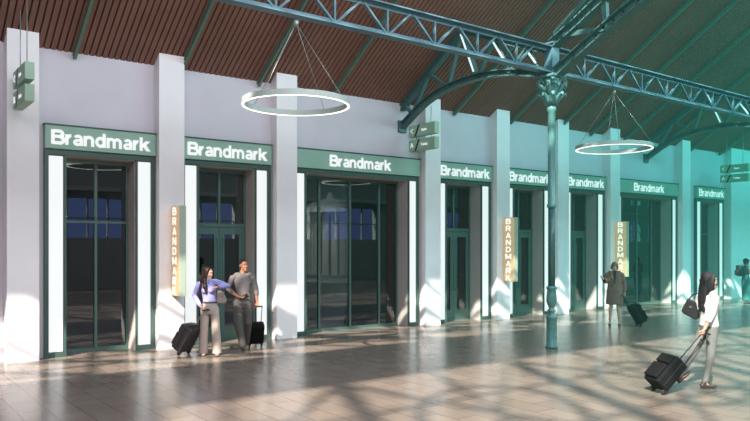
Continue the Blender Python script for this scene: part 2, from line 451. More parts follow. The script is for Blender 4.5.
# ------------------------------------------------------------------ shopfronts
def shopfront(c, kind, label, group):
    t = empty('shopfront', (c, WY, 0), 0, label, 'shopfront', group)
    o, h = OUT[kind], HW[kind]
    FR0 = -.10   # front of frame relative to wall face
    f = MB()
    f.box(-o, -o+.07, FR0, 0, 0, 3.93); f.box(o-.07, o, FR0, 0, 0, 3.93)
    f.box(-o+.07, o-.07, FR0, 0, 3.82, 3.93)
    for s in (-1, 1):
        a, b = sorted((s*(h+.0), s*(h+.035))); f.box(a, b, FR0, 0, 0, 3.82)
        a, b = sorted((s*(h+.035), s*(o-.07))); f.box(a, b, FR0, 0, 0, .085); f.box(a, b, -.03, 0, .085, 3.82)
    f.build('frame', M['green'], t, bevel=.004)
    for s in (-1, 1):
        a, b = sorted((s*(h+.055), s*(o-.085)))
        MB().box(a, b, FR0+.03, -.031, .10, 3.80).build('light_panel', M['strip'], t)
    b_ = MB().box(-o, o, -.15, 0, 3.93, 4.37).build('sign_board', M['sign'], t, bevel=.006)
    MB().box(-o-.015, o+.015, -.165, 0, 4.37, 4.395).build('board_cap', M['green'], b_)
    bold_word('lettering', 'Brandmark', 1.88, .27, M['letters'], b_, (-.005, -.151, 4.15), (pi/2, 0, 0))
    # recessed glazing
    G = .38
    g = MB(); zt = 3.80
    g.box(-h, -h+.06, G-.04, G+.04, 0, zt); g.box(h-.06, h, G-.04, G+.04, 0, zt); g.box(-h+.06, h-.06, G-.04, G+.04, zt-.06, zt)
    g.box(-h+.06, h-.06, G-.04, G+.04, 0, .07)
    if kind == 'w': mull = [-.92, 0, .92]
    else: mull = [0]
    if kind == 'd':
        g.box(-.025, .025, G-.035, G+.035, 2.55, zt-.06)
        g.box(-h+.06, h-.06, G-.05, G+.04, 2.52, 2.60)
    else:
        for x in mull: g.box(x-.026, x+.026, G-.04, G+.035, .07, zt-.06)
    if kind == 'n': g.box(-h+.06, h-.06, G-.045, G+.035, 2.555, 2.60)
    g.build('glazing_frame', M['green2'], t)
    edges = [-h+.06] + mull + [h-.06]
    if kind in 'wn':
        for a, b in zip(edges, edges[1:]):
            MB().box(a, b, G-.004, G+.004, .06, zt-.05).build('pane', M['glass'], t)
    else:
        for a, b in zip(edges, edges[1:]):
            MB().box(a, b, G-.004, G+.004, 2.58, zt-.05).build('pane', M['glass'], t)
        for s in (-1, 1):
            d = MB(); a, b = sorted((s*.004, s*(h-.062)))
            d.box(a, a+.12, G-.03, G+.025, .075, 2.515); d.box(b-.12, b, G-.03, G+.025, .075, 2.515)
            d.box(a+.12, b-.12, G-.03, G+.025, 2.36, 2.515); d.box(a+.12, b-.12, G-.03, G+.025, .075, .30)
            dd = d.build('door', M['green2'], t)
            MB().box(a+.12, b-.12, G-.004, G+.004, .30, 2.36).build('pane', M['glassd'], dd)
            x = s*.06
            MB().loft([(x, G-.03, .85), (x, G-.09, .88), (x, G-.09, 2.25), (x, G-.03, 2.28)], [.012]*4, n=8).build('handle', M['irond'], dd)
    return t
SL = ['green shopfront with plain two-by-two glazing, far left beside the hanging sign',
      'green shopfront with double doors directly behind the couple with suitcases',
      'wide four-pane green shopfront under the nearer ring lamp, dim domed kiosk behind glass',
      'green shopfront with double doors just right of the wide four-pane one',
      'green shopfront with double doors just left of the iron column',
      'narrow green shopfront with double doors just right of the iron column',
      'wide green shopfront behind the person in the brown coat, glowing blade sign at its left',
      'last green shopfront at the far right, above the long-haired walking person']
for (c, k), lab in zip(SHOPS, SL):
    shopfront(c, k, lab, 'green shopfronts along the wall')

# glowing vertical blade signs on pillars
def blade(xr, label):
    x0 = xr-.27; x1 = x0+.13
    t = empty('blade_sign', (x0, PY, 1.09), 0, label, 'sign', 'glowing vertical blade signs')
    MB().box(0, .13, -.42, 0, 0, 1.82).build('case', M['bladeback'], t, bevel=.004)
    for sgn, xf in ((-1, -.012), (1, .142)):
        MB().box(min(xf, xf-sgn*.012), max(xf, xf-sgn*.012), -.415, -.005, .005, 1.815).build('face', M['cream'], t)
    for i, ch in enumerate('BRANDMARK'):
        z = 1.82 - .11 - i*.2
        bold_word('lettering', ch, .19 if ch != 'M' else .22, .155, M['glow'], t, (-.0245, -.21, z), (pi/2, 0, -pi/2), .004)
        bold_word('lettering', ch, .19 if ch != 'M' else .22, .155, M['glow'], t, (.1545, -.21, z), (pi/2, 0, pi/2), .004)
blade(5.65, 'cream glowing vertical letter sign on the pillar left of the couple')
blade(15.45, 'orange-edged glowing vertical letter sign on the pillar left of the iron column')
blade(20.83, 'yellow glowing vertical letter sign above the person in the brown coat')

# hanging direction boards
def hanging_sign(x, y0, y1, z0, words, label, top):
    t = empty('hanging_sign', (x, y0, z0), 0, label, 'sign', 'hanging direction signs')
    Ln = y1-y0
    for j, zz in enumerate((.37, 0)):
        b = MB().box(-.075, .075, 0, Ln, zz, zz+.29).build('sign_board', M['signhang'], t, bevel=.004)
        MB().prism([(0, 0), (.07, 0), (.22, .29), (.15, .29)], -.079, -.0745).xform(Matrix.Rotation(-pi/2, 4, 'Z')).xform(Matrix.Translation((0, Ln-.22, zz))).build('slash', M['slash'], b)
        text_obj('lettering', words[j], .095, M['letters'], b, (-.078, Ln*.40, zz+.145), (pi/2, 0, -pi/2), bold=.002, extr=.002)
        ar = MB(); c0 = V((-.078, Ln-.13, zz+.145))
        if j == 0:
            ar.beam(c0+V((0, .05, 0)), c0+V((0, -.045, .06)), .006, .026, up=(1, 0, 0)); ar.beam(c0+V((0, .05, 0)), c0+V((0, -.045, -.06)), .006, .026, up=(1, 0, 0))
        else:
            ar.beam(c0+V((0, 0, .065)), c0+V((0, .05, -.05)), .006, .026, up=(1, 0, 0)); ar.beam(c0+V((0, 0, .065)), c0+V((0, -.05, -.05)), .006, .026, up=(1, 0, 0))
            ar.beam(c0+V((0, .03, -.015)), c0+V((0, -.03, -.015)), .006, .022, up=(1, 0, 0))
        ar.build('arrow', M['letters'], b)
    for yy in (.22, Ln-.22):
        MB().loft([(0, yy, .28), (0, yy, top-z0)], [.009, .009], n=8).build('suspension_rod', M['wire'], t)
    return t
hanging_sign(2.5, 12.95, 13.95, 4.52, ('Stairs', 'Toilets'), 'pair of sage hanging direction boards, at the far left above the first pillar', 6.35)
hanging_sign(11.75, 13.12, 14.12, 4.52, ('Stairs', 'Toilets'), 'pair of sage hanging direction boards under the arched bracket beside the wide shopfront', 5.6)
hanging_sign(27.0, 12.8, 13.85, 4.52, ('Stairs', 'Toilets'), 'pair of sage hanging direction boards above the last shopfront, far right', 6.4)

# ------------------------------------------------------------------ ring lamps
CY = 9.5
def ring_lamp(x, label):
    t = empty('ring_lamp', (x, CY, 4.30), 0, label, 'ceiling light', 'suspended ring lamps')
    n = 72; R1, R0 = .83, .785
    mb = MB(); bm = mb.bm
    prof = [(R0, -.035), (R0, .05), (R1, .05), (R1, -.035)]
    rg = [[bm.verts.new((r*math.cos(2*pi*k/n), r*math.sin(2*pi*k/n), z)) for k in range(n)] for r, z in prof]
    for i in range(4):
        A, B = rg[i], rg[(i+1) % 4]
        for k in range(n): bm.faces.new((A[k], A[(k+1) % n], B[(k+1) % n], B[k]))
    b = mb.build('ring', M['ringbody'], t)
    mb = MB(); bm = mb.bm
    prof = [(R0+.010, -.043), (R0+.010, -.036), (R1-.004, -.036), (R1-.004, -.043)]
    rg = [[bm.verts.new((r*math.cos(2*pi*k/n), r*math.sin(2*pi*k/n), z)) for k in range(n)] for r, z in prof]
    for i in range(4):
        A, B = rg[i], rg[(i+1) % 4]
        for k in range(n): bm.faces.new((A[k], A[(k+1) % n], B[(k+1) % n], B[k]))
    mb.build('light_strip', M['led'], b)
    for a in (25, 115, 205, 295):
        a = math.radians(a)
        MB().loft([(.80*math.cos(a), .80*math.sin(a), .06), (0, 0, 1.24)], [.0045, .0045], n=6).build('suspension_wire', M['wire'], t)
    MB().lathe((0, 0), [(.02, 1.20), (.045, 1.22), (.045, 1.28)], 16).build('ceiling_rose', M['wire'], t)
ring_lamp(5.60, 'large glowing ring lamp hanging above the couple, nearer of the two')
ring_lamp(13.80, 'glowing ring lamp hanging to the right of the iron column, farther of the two')

# ------------------------------------------------------------------ steelwork
# longitudinal lattice truss through the column line
def lattice(xa, xb, label):
    t = empty('lattice_girder', (xa, CY, 5.6), 0, label, 'girder')
    zb, zt = 5.66, 6.16
    c = MB(); c.beam((xa, CY, zb+.035), (xb, CY, zb+.035), .035, .07); c.beam((xa, CY, zb-.01), (xb, CY, zb-.01), .19, .025)
    for q in c.bm.verts: q.co -= V((xa, CY, 5.6))
    c.build('lower_chord', M['steel'], t)
    c = MB(); c.beam((xa, CY, zt-.035), (xb, CY, zt-.035), .035, .07); c.beam((xa, CY, zt+.01), (xb, CY, zt+.01), .22, .025); c.beam((xa, CY+.1, zt+.06), (xb, CY+.1, zt+.06), .03, .08)
    for q in c.bm.verts: q.co -= V((xa, CY, 5.6))
    c.build('upper_chord', M['steel'], t)
    x = 11.66 - 1.07*25
    while x < xb:
        for (p, q, wd) in (((x, zb), (x, zt), .045), ((x, zb), (x-.535, zt), .06), ((x, zb), (x+.535, zt), .06)):
            if xa <= min(p[0], q[0]) and max(p[0], q[0]) <= xb:
                c = MB().beam((p[0]-xa, 0, p[1]-5.6), (q[0]-xa, 0, q[1]-5.6), .035, wd, up=(0, 1, 0)); 
                c.build('web_bar', M['steel'], t)
        x += 1.07
lattice(-1.0, 11.58, 'long blue-green lattice girder running from top left to the iron column')
lattice(11.74, 34, 'long blue-green lattice girder running right from the iron column')

def arc_pts(tbl, n):
    """Catmull-Rom through (y, z) table"""
    out = []
    P = [tbl[0]] + tbl + [tbl[-1]]
    for i in range(1, len(P)-2):
        for k in range(n):
            u = k/n
            out.append(tuple(.5*((2*P[i][j]) + (-P[i-1][j]+P[i+1][j])*u + (2*P[i-1][j]-5*P[i][j]+4*P[i+1][j]-P[i+2][j])*u*u + (-P[i-1][j]+3*P[i][j]-3*P[i+1][j]+P[i+2][j])*u**3) for j in (0, 1)))
    out.append(tbl[-1]); return out
def arch_bracket(x, label):
    t = empty('arched_bracket', (x, WY, 5.2), 0, label, 'roof bracket', 'arched roof brackets')
    O = V((0, WY, 5.2))
    tb = arc_pts([(14.38, 5.20), (13.54, 5.65), (12.67, 5.90), (11.55, 5.98), (10.55, 5.87), (9.72, 5.66)], 5)
    c = MB()
    for (a, b) in zip(tb, tb[1:]):
        p, q = V((0, a[0], a[1]))-O, V((0, b[0], b[1]))-O; e = (q-p).normalized()*.01
        c.ibeam(p-e, q+e, .17, .15, .022, up=(0, .3, 1))
    c.build('arch_chord', M['arch'], t)
    top = lambda y: rz_at(y) - .14
    APY, APZ = 12.15, rz_at(12.15)-.14
    top = lambda y: rz_at(y)-.14 if y > APY else APZ + (APY-y)/(APY-9.62)*(6.12-APZ)
    c = MB(); c.ibeam(V((0, 14.38, top(14.38)))-O, V((0, APY, APZ))-O, .16, .17, .022, up=(0, 1, 1)); c.build('rafter_chord', M['arch'], t)
    c = MB(); c.ibeam(V((0, APY, APZ))-O, V((0, 9.62, 6.12))-O, .12, .10, .02, up=(0, -1, 1)); c.build('tie_chord', M['arch'], t)
    def arch(y):
        for a, b in zip(tb, tb[1:]):
            if b[0] <= y <= a[0]: return a[1] + (b[1]-a[1])*(y-a[0])/(b[0]-a[0])
        return 5.66
    zz = [(14.3, 'p')]
    nodes = [(14.25, 1), (13.95, 0), (13.31, 1), (12.62, 0), (12.15, 1), (11.6, 0), (11.12, 1), (10.64, 0), (10.15, 1), (9.8, 0)]
    for (a, ka), (b, kb) in zip(nodes, nodes[1:]):
        MB().beam(V((0, a, top(a) if ka else arch(a)))-O, V((0, b, top(b) if kb else arch(b)))-O, .06, .10, up=(1, 0, 0)).build('web_bar', M['arch'], t)
    MB().beam(V((0, 14.34, arch(14.34)+.4))-O, V((0, 14.34, top(14.34)))-O, .1, .1, up=(0, 1, 0)).build('wall_post', M['arch'], t)
    MB().box(-.13, .13, -.06, 0, -.14, .16).build('wall_plate', M['arch'], t)
    return t
arch_bracket(11.66, 'arched green steel bracket from the wall to the iron column')
arch_bracket(22.78, 'arched teal steel bracket at upper right above the wide far shopfront')
# glowing strips added to imitate sunlight on the bracket struts
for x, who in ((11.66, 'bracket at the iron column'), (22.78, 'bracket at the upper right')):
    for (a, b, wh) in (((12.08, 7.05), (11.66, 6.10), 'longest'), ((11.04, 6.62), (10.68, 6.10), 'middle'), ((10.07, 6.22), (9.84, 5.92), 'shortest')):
        o = MB().loft([(x-.1, a[0], a[1]), (x-.1, b[0], b[1])], [.022, .022], n=10).build('strut_glow', M['tube'])  # 'tube' material stands in for sun on the strut, no real lamp
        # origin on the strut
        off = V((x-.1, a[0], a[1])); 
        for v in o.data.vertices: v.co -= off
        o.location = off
        tag(o, '%s slanting white strip of painted sunlight on the %s' % (wh, who), 'light', 'slanting strips of painted sunlight on the roof brackets')

def main_arch(x, label):
    t = empty('main_arch', (x, CY, 5.6), 0, label, 'roof arch', 'main roof arches')
    O = V((0, CY, 5.6))
    lo = arc_pts([(9.35, 5.64), (8.4, 6.14), (7.5, 6.57), (5.5, 7.35), (3, 8.0), (0, 8.35), (-3, 8.0), (-5.9, 7.2)], 4)
    hi = arc_pts([(9.45, 6.24), (8.84, 6.52), (8.23, 6.84), (6.0, 7.9), (3, 8.75), (0, 9.15), (-3, 8.75), (-5.9, 7.9)], 4)
    for nm, tb, ww, hh in (('lower_chord', lo, .24, .20), ('upper_chord', hi, .24, .20)):
        c = MB()
        for (a, b) in zip(tb, tb[1:]):
            p, q = V((0, a[0], a[1]))-O, V((0, b[0], b[1]))-O; e = (q-p).normalized()*.012
            c.ibeam(p-e, q+e, ww, hh, .03, up=(0, .3, 1))
        c.build(nm, M['arch'], t)
    idx = list(range(2, min(len(lo), len(hi))-1, 3))
    fl = 0
    for i, j in zip(idx, idx[1:]):
        a = V((0, *lo[i])) if fl else V((0, *hi[i])); b = V((0, *hi[j])) if fl else V((0, *lo[j])); fl = 1-fl
        MB().beam(a-O, b-O, .10, .10, up=(1, 0, 0)).build('web_bar', M['arch'], t)
    # thin upper tie above
    MB().beam(V((0, 9.4, 6.42))-O, V((0, 5.0, 9.3))-O, .12, .10, up=(0, 1, 1)).build('tie_bar', M['arch'], t)
main_arch(11.66, 'heavy dark green main roof arch rising right from the iron column capital')
main_arch(22.78, 'dim teal main roof arch beyond the upper right')

# rafters under the roof slope
for t_ in (6.6, 7.3, 8.01, 8.75, 9.39, 10.09, 11.5, 12.3, 13.05, 13.64, 14.3, 15.1, 15.8, 16.55, 17.3):
    x = 2.845*(t_-7.56) + 2.28
    sl = math.atan(TAN)
    o = MB()
    o.ibeam((0, 0, 0), (0, -14.2, 14.2*TAN), .062, .10, .016, up=(0, 1, 1))
    ob = o.build('roof_rafter', M['rafter']); ob.location = (x, WY-.02, WZ-.085)
    tag(ob, 'slender sage steel rafter climbing the brown ribbed ceiling', 'rafter', 'slender rafters under the ceiling')

# ------------------------------------------------------------------ iron column
def iron_column(x, label):
    t = empty('iron_column', (x, CY, 0), 0, label, 'column', None)
    MB().lathe((0, 0), [(.125, 0), (.125, .05), (.108, .07), (.105, .60), (.12, .62), (.12, .66), (.07, .69), (.062, .74), (.085, .76), (.085, .79), (.055, .81),
                        (.07, .86), (.105, .95), (.108, 1.02), (.10, 1.12), (.085, 1.2), (.105, 1.215), (.105, 1.26), (.08, 1.28)], 28).build('base', M['iron'], t)
    MB().lathe((0, 0), [(.072, 1.27), (.070, 2.90)], 32, flute=.13).build('fluted_shaft', M['irond'], t)
    MB().lathe((0, 0), [(.075, 2.88), (.095, 2.90), (.095, 2.95), (.078, 2.97), (.076, 4.86), (.095, 4.88), (.095, 4.94), (.08, 4.96), (.10, 4.98), (.085, 5.0)], 28).build('upper_shaft', M['iron'], t)
    c = MB(); c.lathe((0, 0), [(.075, 4.98), (.13, 5.02), (.16, 5.15), (.15, 5.3), (.16, 5.5), (.18, 5.58)], 20)
    # two tiers of acanthus leaves and corner volutes
    for tier, (n, z0, r0, h) in enumerate(((8, 4.99, .11, .22), (8, 5.14, .13, .26))):
        for k in range(n):
            a = 2*pi*(k+.5*tier)/n; d = V((math.cos(a), math.sin(a), 0)); sd = V((-d.y, d.x, 0))
            c.loft([d*r0+V((0, 0, z0)), d*(r0+.03)+V((0, 0, z0+h*.5)), d*(r0+.11)+V((0, 0, z0+h*.85)), d*(r0+.17)+V((0, 0, z0+h)), d*(r0+.175)+V((0, 0, z0+h*.7))],
                   [(.045, .02), (.062, .03), (.062, .035), (.045, .03), (.02, .016)], side=sd, n=8)
    for k in range(4):
        a = pi/4 + k*pi/2; d = V((math.cos(a), math.sin(a), 0)); pts = []; rs = []
        for q in range(14):
            th = q/13*2.6*pi; r = .085*(1-q/17); 
            pts.append(d*(.22+r*math.cos(th)) + V((0, 0, 5.45+r*math.sin(th)))); rs.append((.045, .018))
        c.loft(pts, rs, side=V((-d.y, d.x, 0)), n=6)
    c.build('capital', M['iron'], t)
    a = MB().box(-.21, .21, -.21, .21, 5.545, 5.60); a.build('abacus', M['iron'], t, bevel=.01)
    p = MB().box(-.11, .11, -.11, .11, 5.60, 6.22); p.box(-.15, .15, -.15, .15, 6.22, 6.26); p.build('cap_block', M['steel'], t, bevel=.005)
iron_column(11.66, 'dark green cast iron column with leafy capital in the middle of the hall')
iron_column(22.78, 'second cast iron column under the far roof arch, beyond the right edge')

# ------------------------------------------------------------------ kiosk inside the wide shop
t = empty('domed_kiosk', (11.6, 17.7, 0), 0, 'dim round kiosk with domed roof seen through the wide four-pane shopfront', 'kiosk')
MB().lathe((0, 0), [(1.05, 3.05), (1.05, 3.1), (.85, 3.25), (.45, 3.42), (.12, 3.5), (.1, 3.6), (.03, 3.7)], 32).build('dome', M['kiosk'], t)
for k in range(16):
    a = 2*pi*k/16
    MB().box(-.09, .09, -.02, .02, 1.25, 3.05).xform(Matrix.Translation((.66*math.cos(a), .66*math.sin(a), 0)) @ Matrix.Rotation(a+pi/2, 4, 'Z')).build('slat', M['kioskl'], t)
MB().lathe((0, 0), [(.9, 0), (.9, 1.0), (1.05, 1.02), (1.05, 1.1), (.7, 1.12), (.6, 1.25), (.2, 1.27)], 32).build('counter', M['kiosk'], t)

# ------------------------------------------------------------------ people
def hand(mb, w, d, n, curl=.5, s=1.0, right=True):
    """palm and five fingers: w wrist, d finger direction, n palm normal (the side the fingers curl to)"""
    w = V(w); d = V(d).normalized(); n = V(n); n = (n-d*n.dot(d)).normalized(); sd = d.cross(n)
    if not right: sd = -sd
    mb.loft([w-d*.02*s, w+d*.02*s, w+d*.055*s, w+d*.09*s], [(.026*s, .019*s), (.033*s, .017*s), (.040*s, .016*s), (.038*s, .013*s)], side=sd, n=10)
    for i, (o_, L) in enumerate(((-.031, .070), (-.0105, .078), (.0105, .073), (.031, .058))):
        p = w+d*.082*s+sd*o_*s; pts = [p]; a = curl*.3
        for q in range(3):
            a += curl*(.55 if q else .35)
            p = p + (d*math.cos(a)+n*math.sin(a)+sd*o_*1.6)*L*s*(.42 if q == 0 else .32 if q == 1 else .26); pts.append(p)
        mb.loft(pts, [.0095*s, .0088*s, .008*s, .006*s], n=8)
    b = w+d*.03*s-sd*.03*s
    e = (d*.62-sd*.55+n*.35).normalized(); e2 = (d*.8-sd*.1+n*.5).normalized()
    mb.loft([b, b+e*.035*s, b+e*.035*s+e2*.028*s, b+e*.035*s+e2*.05*s], [.014*s, .011*s, .0095*s, .007*s], n=8)

def head(mb, c, yaw=0, tilt=0, s=1.0):
    R = Matrix.Rotation(yaw, 3, 'Z') @ Matrix.Rotation(tilt, 3, 'X'); c = V(c)
    def P(x, y, z): return c + R @ V((x*s, y*s, z*s))
    mb.ball(c + R @ V((0, .012*s, .025*s)), (.074*s, .094*s, .088*s), 16, 12, R)
    mb.ball(P(0, -.028, -.035), (.056*s, .058*s, .075*s), 14, 10, R)
    mb.ball(P(0, -.060, -.092), (.030*s, .028*s, .024*s), 10, 8, R); mb.ball(P(0, -.070, -.058), (.030*s, .018*s, .022*s), 10, 8, R)
    mb.loft([P(0, -.078, .018), P(0, -.089, -.006), P(0, -.096, -.022), P(0, -.082, -.034)], [.009*s, .010*s, .012*s, .010*s], n=8)
    for sx in (-1, 1):
        mb.ball(P(sx*.076, .012, -.008), (.010*s, .020*s, .031*s), 8, 6, R)
        mb.ball(P(sx*.034, -.06, -.03), (.022*s, .02*s, .024*s), 8, 6, R)
    mb.ball(P(0, -.078, .035), (.045*s, .012*s, .012*s), 10, 6, R)
    return P, R
def face(t, P, R, s):
    for sx in (-1, 1):
        MB().ball(P(sx*.029, -.0785, .010), (.011*s, .007*s, .0045*s), 10, 6, R).build('eye', M['eyew'], t)
        MB().ball(P(sx*.029, -.0845, .010), (.0050*s, .0025*s, .0045*s), 8, 6, R).build('iris', M['iris'], t)
        MB().loft([P(sx*.014, -.087, .026), P(sx*.032, -.086, .030), P(sx*.046, -.077, .025)], [.003*s, .004*s, .002*s], n=6).build('eyebrow', M['hair_dk'], t)
    MB().loft([P(-.021, -.080, -.058), P(-.008, -.087, -.056), P(.008, -.087, -.056), P(.021, -.080, -.058)], [.003*s, .0055*s, .0055*s, .003*s], n=8).build('mouth', M['lips'], t)

def shoe(t, ankle, dirv, m, heel=0, L=.26, pitch=0):
    """shoe under an ankle point"""
    a = V(ankle); d = V(dirv); d.z = 0; d.normalize(); up = V((0, 0, 1))
    Rm = Matrix.Rotation(pitch, 3, d.cross(up)) if pitch else Matrix.Identity(3)
    z = .0
    q = lambda f, h: (V((a.x, a.y, a.z)) + Rm @ (d*f + up*(h - a.z*0)))
    g = -.085 - heel*.0
    mb = MB()
    hh = heel
    mb.loft([q(-.075, g+.035+hh*.0), q(-.05, g+.034), q(.02, g+.030-hh*.35), q(.09, g+.024-hh*.8), q(.155, g+.020-hh), q(L-.075, g+.016-hh)],
            [(.026, .030), (.034, .034), (.036, .030), (.044, .024), (.040, .020), (.016, .012)], side=d.cross(up), n=12)
    if hh > 0:
        mb.loft([q(-.06, g+.01), q(-.062, g-hh+.0)], [.016, .007], n=8)
    else:
        mb.loft([q(-.03, g+.05), q(-.01, g+.09)], [(.036, .045), (.036, .042)], side=d.cross(up), n=12)
    return mb.build('shoe', m, t, remesh=.007, smooth=2)

def person(name, loc, rz, label, J, cfg):
    """J: joints in the local frame (front = -y). cfg: materials and garment callbacks"""
    t = empty(name, loc, rz, label, 'person', None)
    s = cfg.get('s', 1.0); mb = MB(); vx = cfg.get('vox', .0065); fem = cfg.get('fem', True)
    P = {k: V(v) for k, v in J.items()}
    sh = (P['shR']-P['shL']); shd = sh.normalized() * -1
    hipd = (P['hipL']-P['hipR']).normalized()
    pel = (P['hipL']+P['hipR'])/2; ch = (P['shL']+P['shR'])/2
    wst = pel.lerp(ch, .36)
    # torso
    mb.loft([pel-V((0, 0, .08)), pel, wst, pel.lerp(ch, .72), ch-V((0, 0, .02)), ch+V((0, 0, .05))],
            [(.13*s, .09*s), (.15*s, .105*s), (.115*s, .08*s), (.145*s, .10*s), (.125*s, .08*s), (.055*s, .05*s)], side=hipd.lerp(shd, .5), n=18)
    if fem:
        fwd = shd.cross(V((0, 0, 1)))
        for k in (-1, 1): mb.ball(pel.lerp(ch, .70)+fwd*.075*s+shd*.065*k*s, .06*s, 10, 8)
    nk = ch+V((0, 0, .03)); mb.loft([nk, nk.lerp(P['head'], .55), P['head']-V((0, 0, .03))], [.055*s, .050*s, .052*s], n=12)
    HP, HR = head(mb, P['head'], cfg.get('yaw', 0), cfg.get('tilt', 0), cfg.get('hs', 1.0))
    for k in 'LR':
        S, E, W = P['sh'+k], P['el'+k], P['wr'+k]
        mb.loft([S.lerp(ch, .55)+V((0, 0, .005)), S.lerp(ch, .15)-V((0, 0, .03)), S.lerp(E, .5), E, E.lerp(W, .35), W], [.034*s, .040*s, .043*s, .036*s, .038*s, .024*s], n=12)
        hand(mb, W, cfg['hd'+k][0], cfg['hd'+k][1], cfg['hd'+k][2], s, right=(k == 'R'))
        Hh, K, A = P['hip'+k], P['kn'+k], P['an'+k]
        mb.loft([Hh, Hh.lerp(K, .4), K, K.lerp(A, .3), A, A-V((0, 0, .03))], [.085*s, .072*s, .052*s, .052*s, .032*s, .034*s], n=14)
        fd = V(cfg.get('foot'+k, (0, -1, 0)))
        mb.loft([A-V((0, 0, .02)), A+fd*.05-V((0, 0, .055)), A+fd*.12-V((0, 0, .065+cfg.get('heel', 0)*.7))], [.03*s, (.032*s, .022*s), (.034*s, .015*s)], side=fd.cross(V((0, 0, 1))), n=10)
    mb.build('body', cfg['skin'], t, remesh=vx, smooth=2)
    face(t, HP, HR, cfg.get('hs', 1.0))
    ctx = dict(t=t, P=P, s=s, pel=pel, ch=ch, wst=wst, shd=shd, hipd=hipd, HP=HP, HR=HR, hs=cfg.get('hs', 1.0), up=V((0, 0, 1)), fwd=shd.cross(V((0, 0, 1))))
    for g in cfg['wear']: g(ctx)
    return t

def shirt(m, loose=.018, sleeve=1.0, hem=-.06, open_=False):
    def f(c):
        P, s = c['P'], c['s']; mb = MB(); L = loose
        pel, ch = c['pel'], c['ch']
        mb.loft([pel+V((0, 0, hem)), pel+V((0, 0, .04)), c['wst'], pel.lerp(ch, .72), ch-V((0, 0, .02)), ch+V((0, 0, .055))],
                [(.155*s+L, .11*s+L), (.148*s+L, .105*s+L), (.125*s+L, .088*s+L), (.15*s+L, .105*s+L), (.135*s+L, .088*s+L), (.062*s, .058*s)], side=c['hipd'].lerp(c['shd'], .5), n=20)
        if c.get('fem', True) and c['bust']:
            for k in (-1, 1): mb.ball(pel.lerp(ch, .69)+c['fwd']*.082*s+c['shd']*.065*k*s, .068*s, 10, 8)
        for k in 'LR':
            S, E, W = P['sh'+k], P['el'+k], P['wr'+k]; e = E.lerp(W, sleeve if sleeve > 0 else 0)
            pts = [S.lerp(ch, .65)+V((0, 0, .012)), S.lerp(ch, .3)+V((0, 0, .002)), S.lerp(E, .12)-V((0, 0, .005)), S.lerp(E, .5), E]; rs = [.052*s+L*.5, .060*s+L*.6, .058*s+L*.7, .049*s+L*.8, .044*s+L*.8]
            if sleeve > 0: pts += [E.lerp(W, sleeve*.6), e]; rs += [.043*s+L*.6, (.036 if sleeve > .8 else .042)*s+L*.4]
            mb.loft(pts, rs, n=14)
        o = mb.build('shirt', m, c['t'], remesh=.009, smooth=3)
        # collar
        cc = MB(); nk = c['ch']+V((0, 0, .05)); fw = c['fwd']; sd = c['shd']
        for k in (-1, 1):
            cc.loft([nk-fw*.06+V((0, 0, .035)), nk+sd*k*.062+V((0, 0, .02)), nk+fw*.062+sd*k*.028-V((0, 0, .015)), nk+fw*.09+sd*k*.035-V((0, 0, .06))],
                    [(.020, .006), (.022, .007), (.026, .007), (.010, .005)], side=(0, 0, 1), n=8)
        cc.build('collar', m, o)
        # placket
        a = nk+fw*.085-V((0, 0, .05)); 
    return f
def wear_shirt(m, bust=True, **k):
    g = shirt(m, **k)
    def f(c): c['bust'] = bust; g(c)
    return f
def trousers(m, hem=.10, knee=.078, top=.02, thigh=.1, vox=.009):
    def f(c):
        P, s, pel = c['P'], c['s'], c['pel']; mb = MB()
        mb.loft([pel-V((0, 0, .11)), pel-V((0, 0, .02)), pel+V((0, 0, .05)), pel+V((0, 0, .13))], [(.12*s, .10*s), (.172*s+.004, .125*s), (.158*s, .118*s), (.138*s, .105*s)], side=c['hipd'], n=18)
        for k in 'LR':
            H, K, A = P['hip'+k], P['kn'+k], P['an'+k]
            mb.loft([H+V((0, 0, .02)), H.lerp(K, .3), K, K.lerp(A, .5), A+V((0, 0, top))], [thigh*s, (thigh-.006)*s, knee*s, (knee+hem)/2*s, hem*s], n=16)
        o = mb.build('trousers', m, c['t'], remesh=vox, smooth=3)
        b = MB(); b.loft([pel+V((0, 0, .10)), pel+V((0, 0, .135))], [(.148*s, .113*s), (.144*s, .110*s)], side=c['hipd'], n=20); b.build('belt', M['shoe_d'], o)
    return f
def shoes(m, heel=0, pitch=(0, 0)):
    def f(c):
        for k, pp in zip('LR', pitch): shoe(c['t'], c['P']['an'+k], c.get('fd'+k, (0, -1, 0)), m, heel, pitch=pp)
    return f
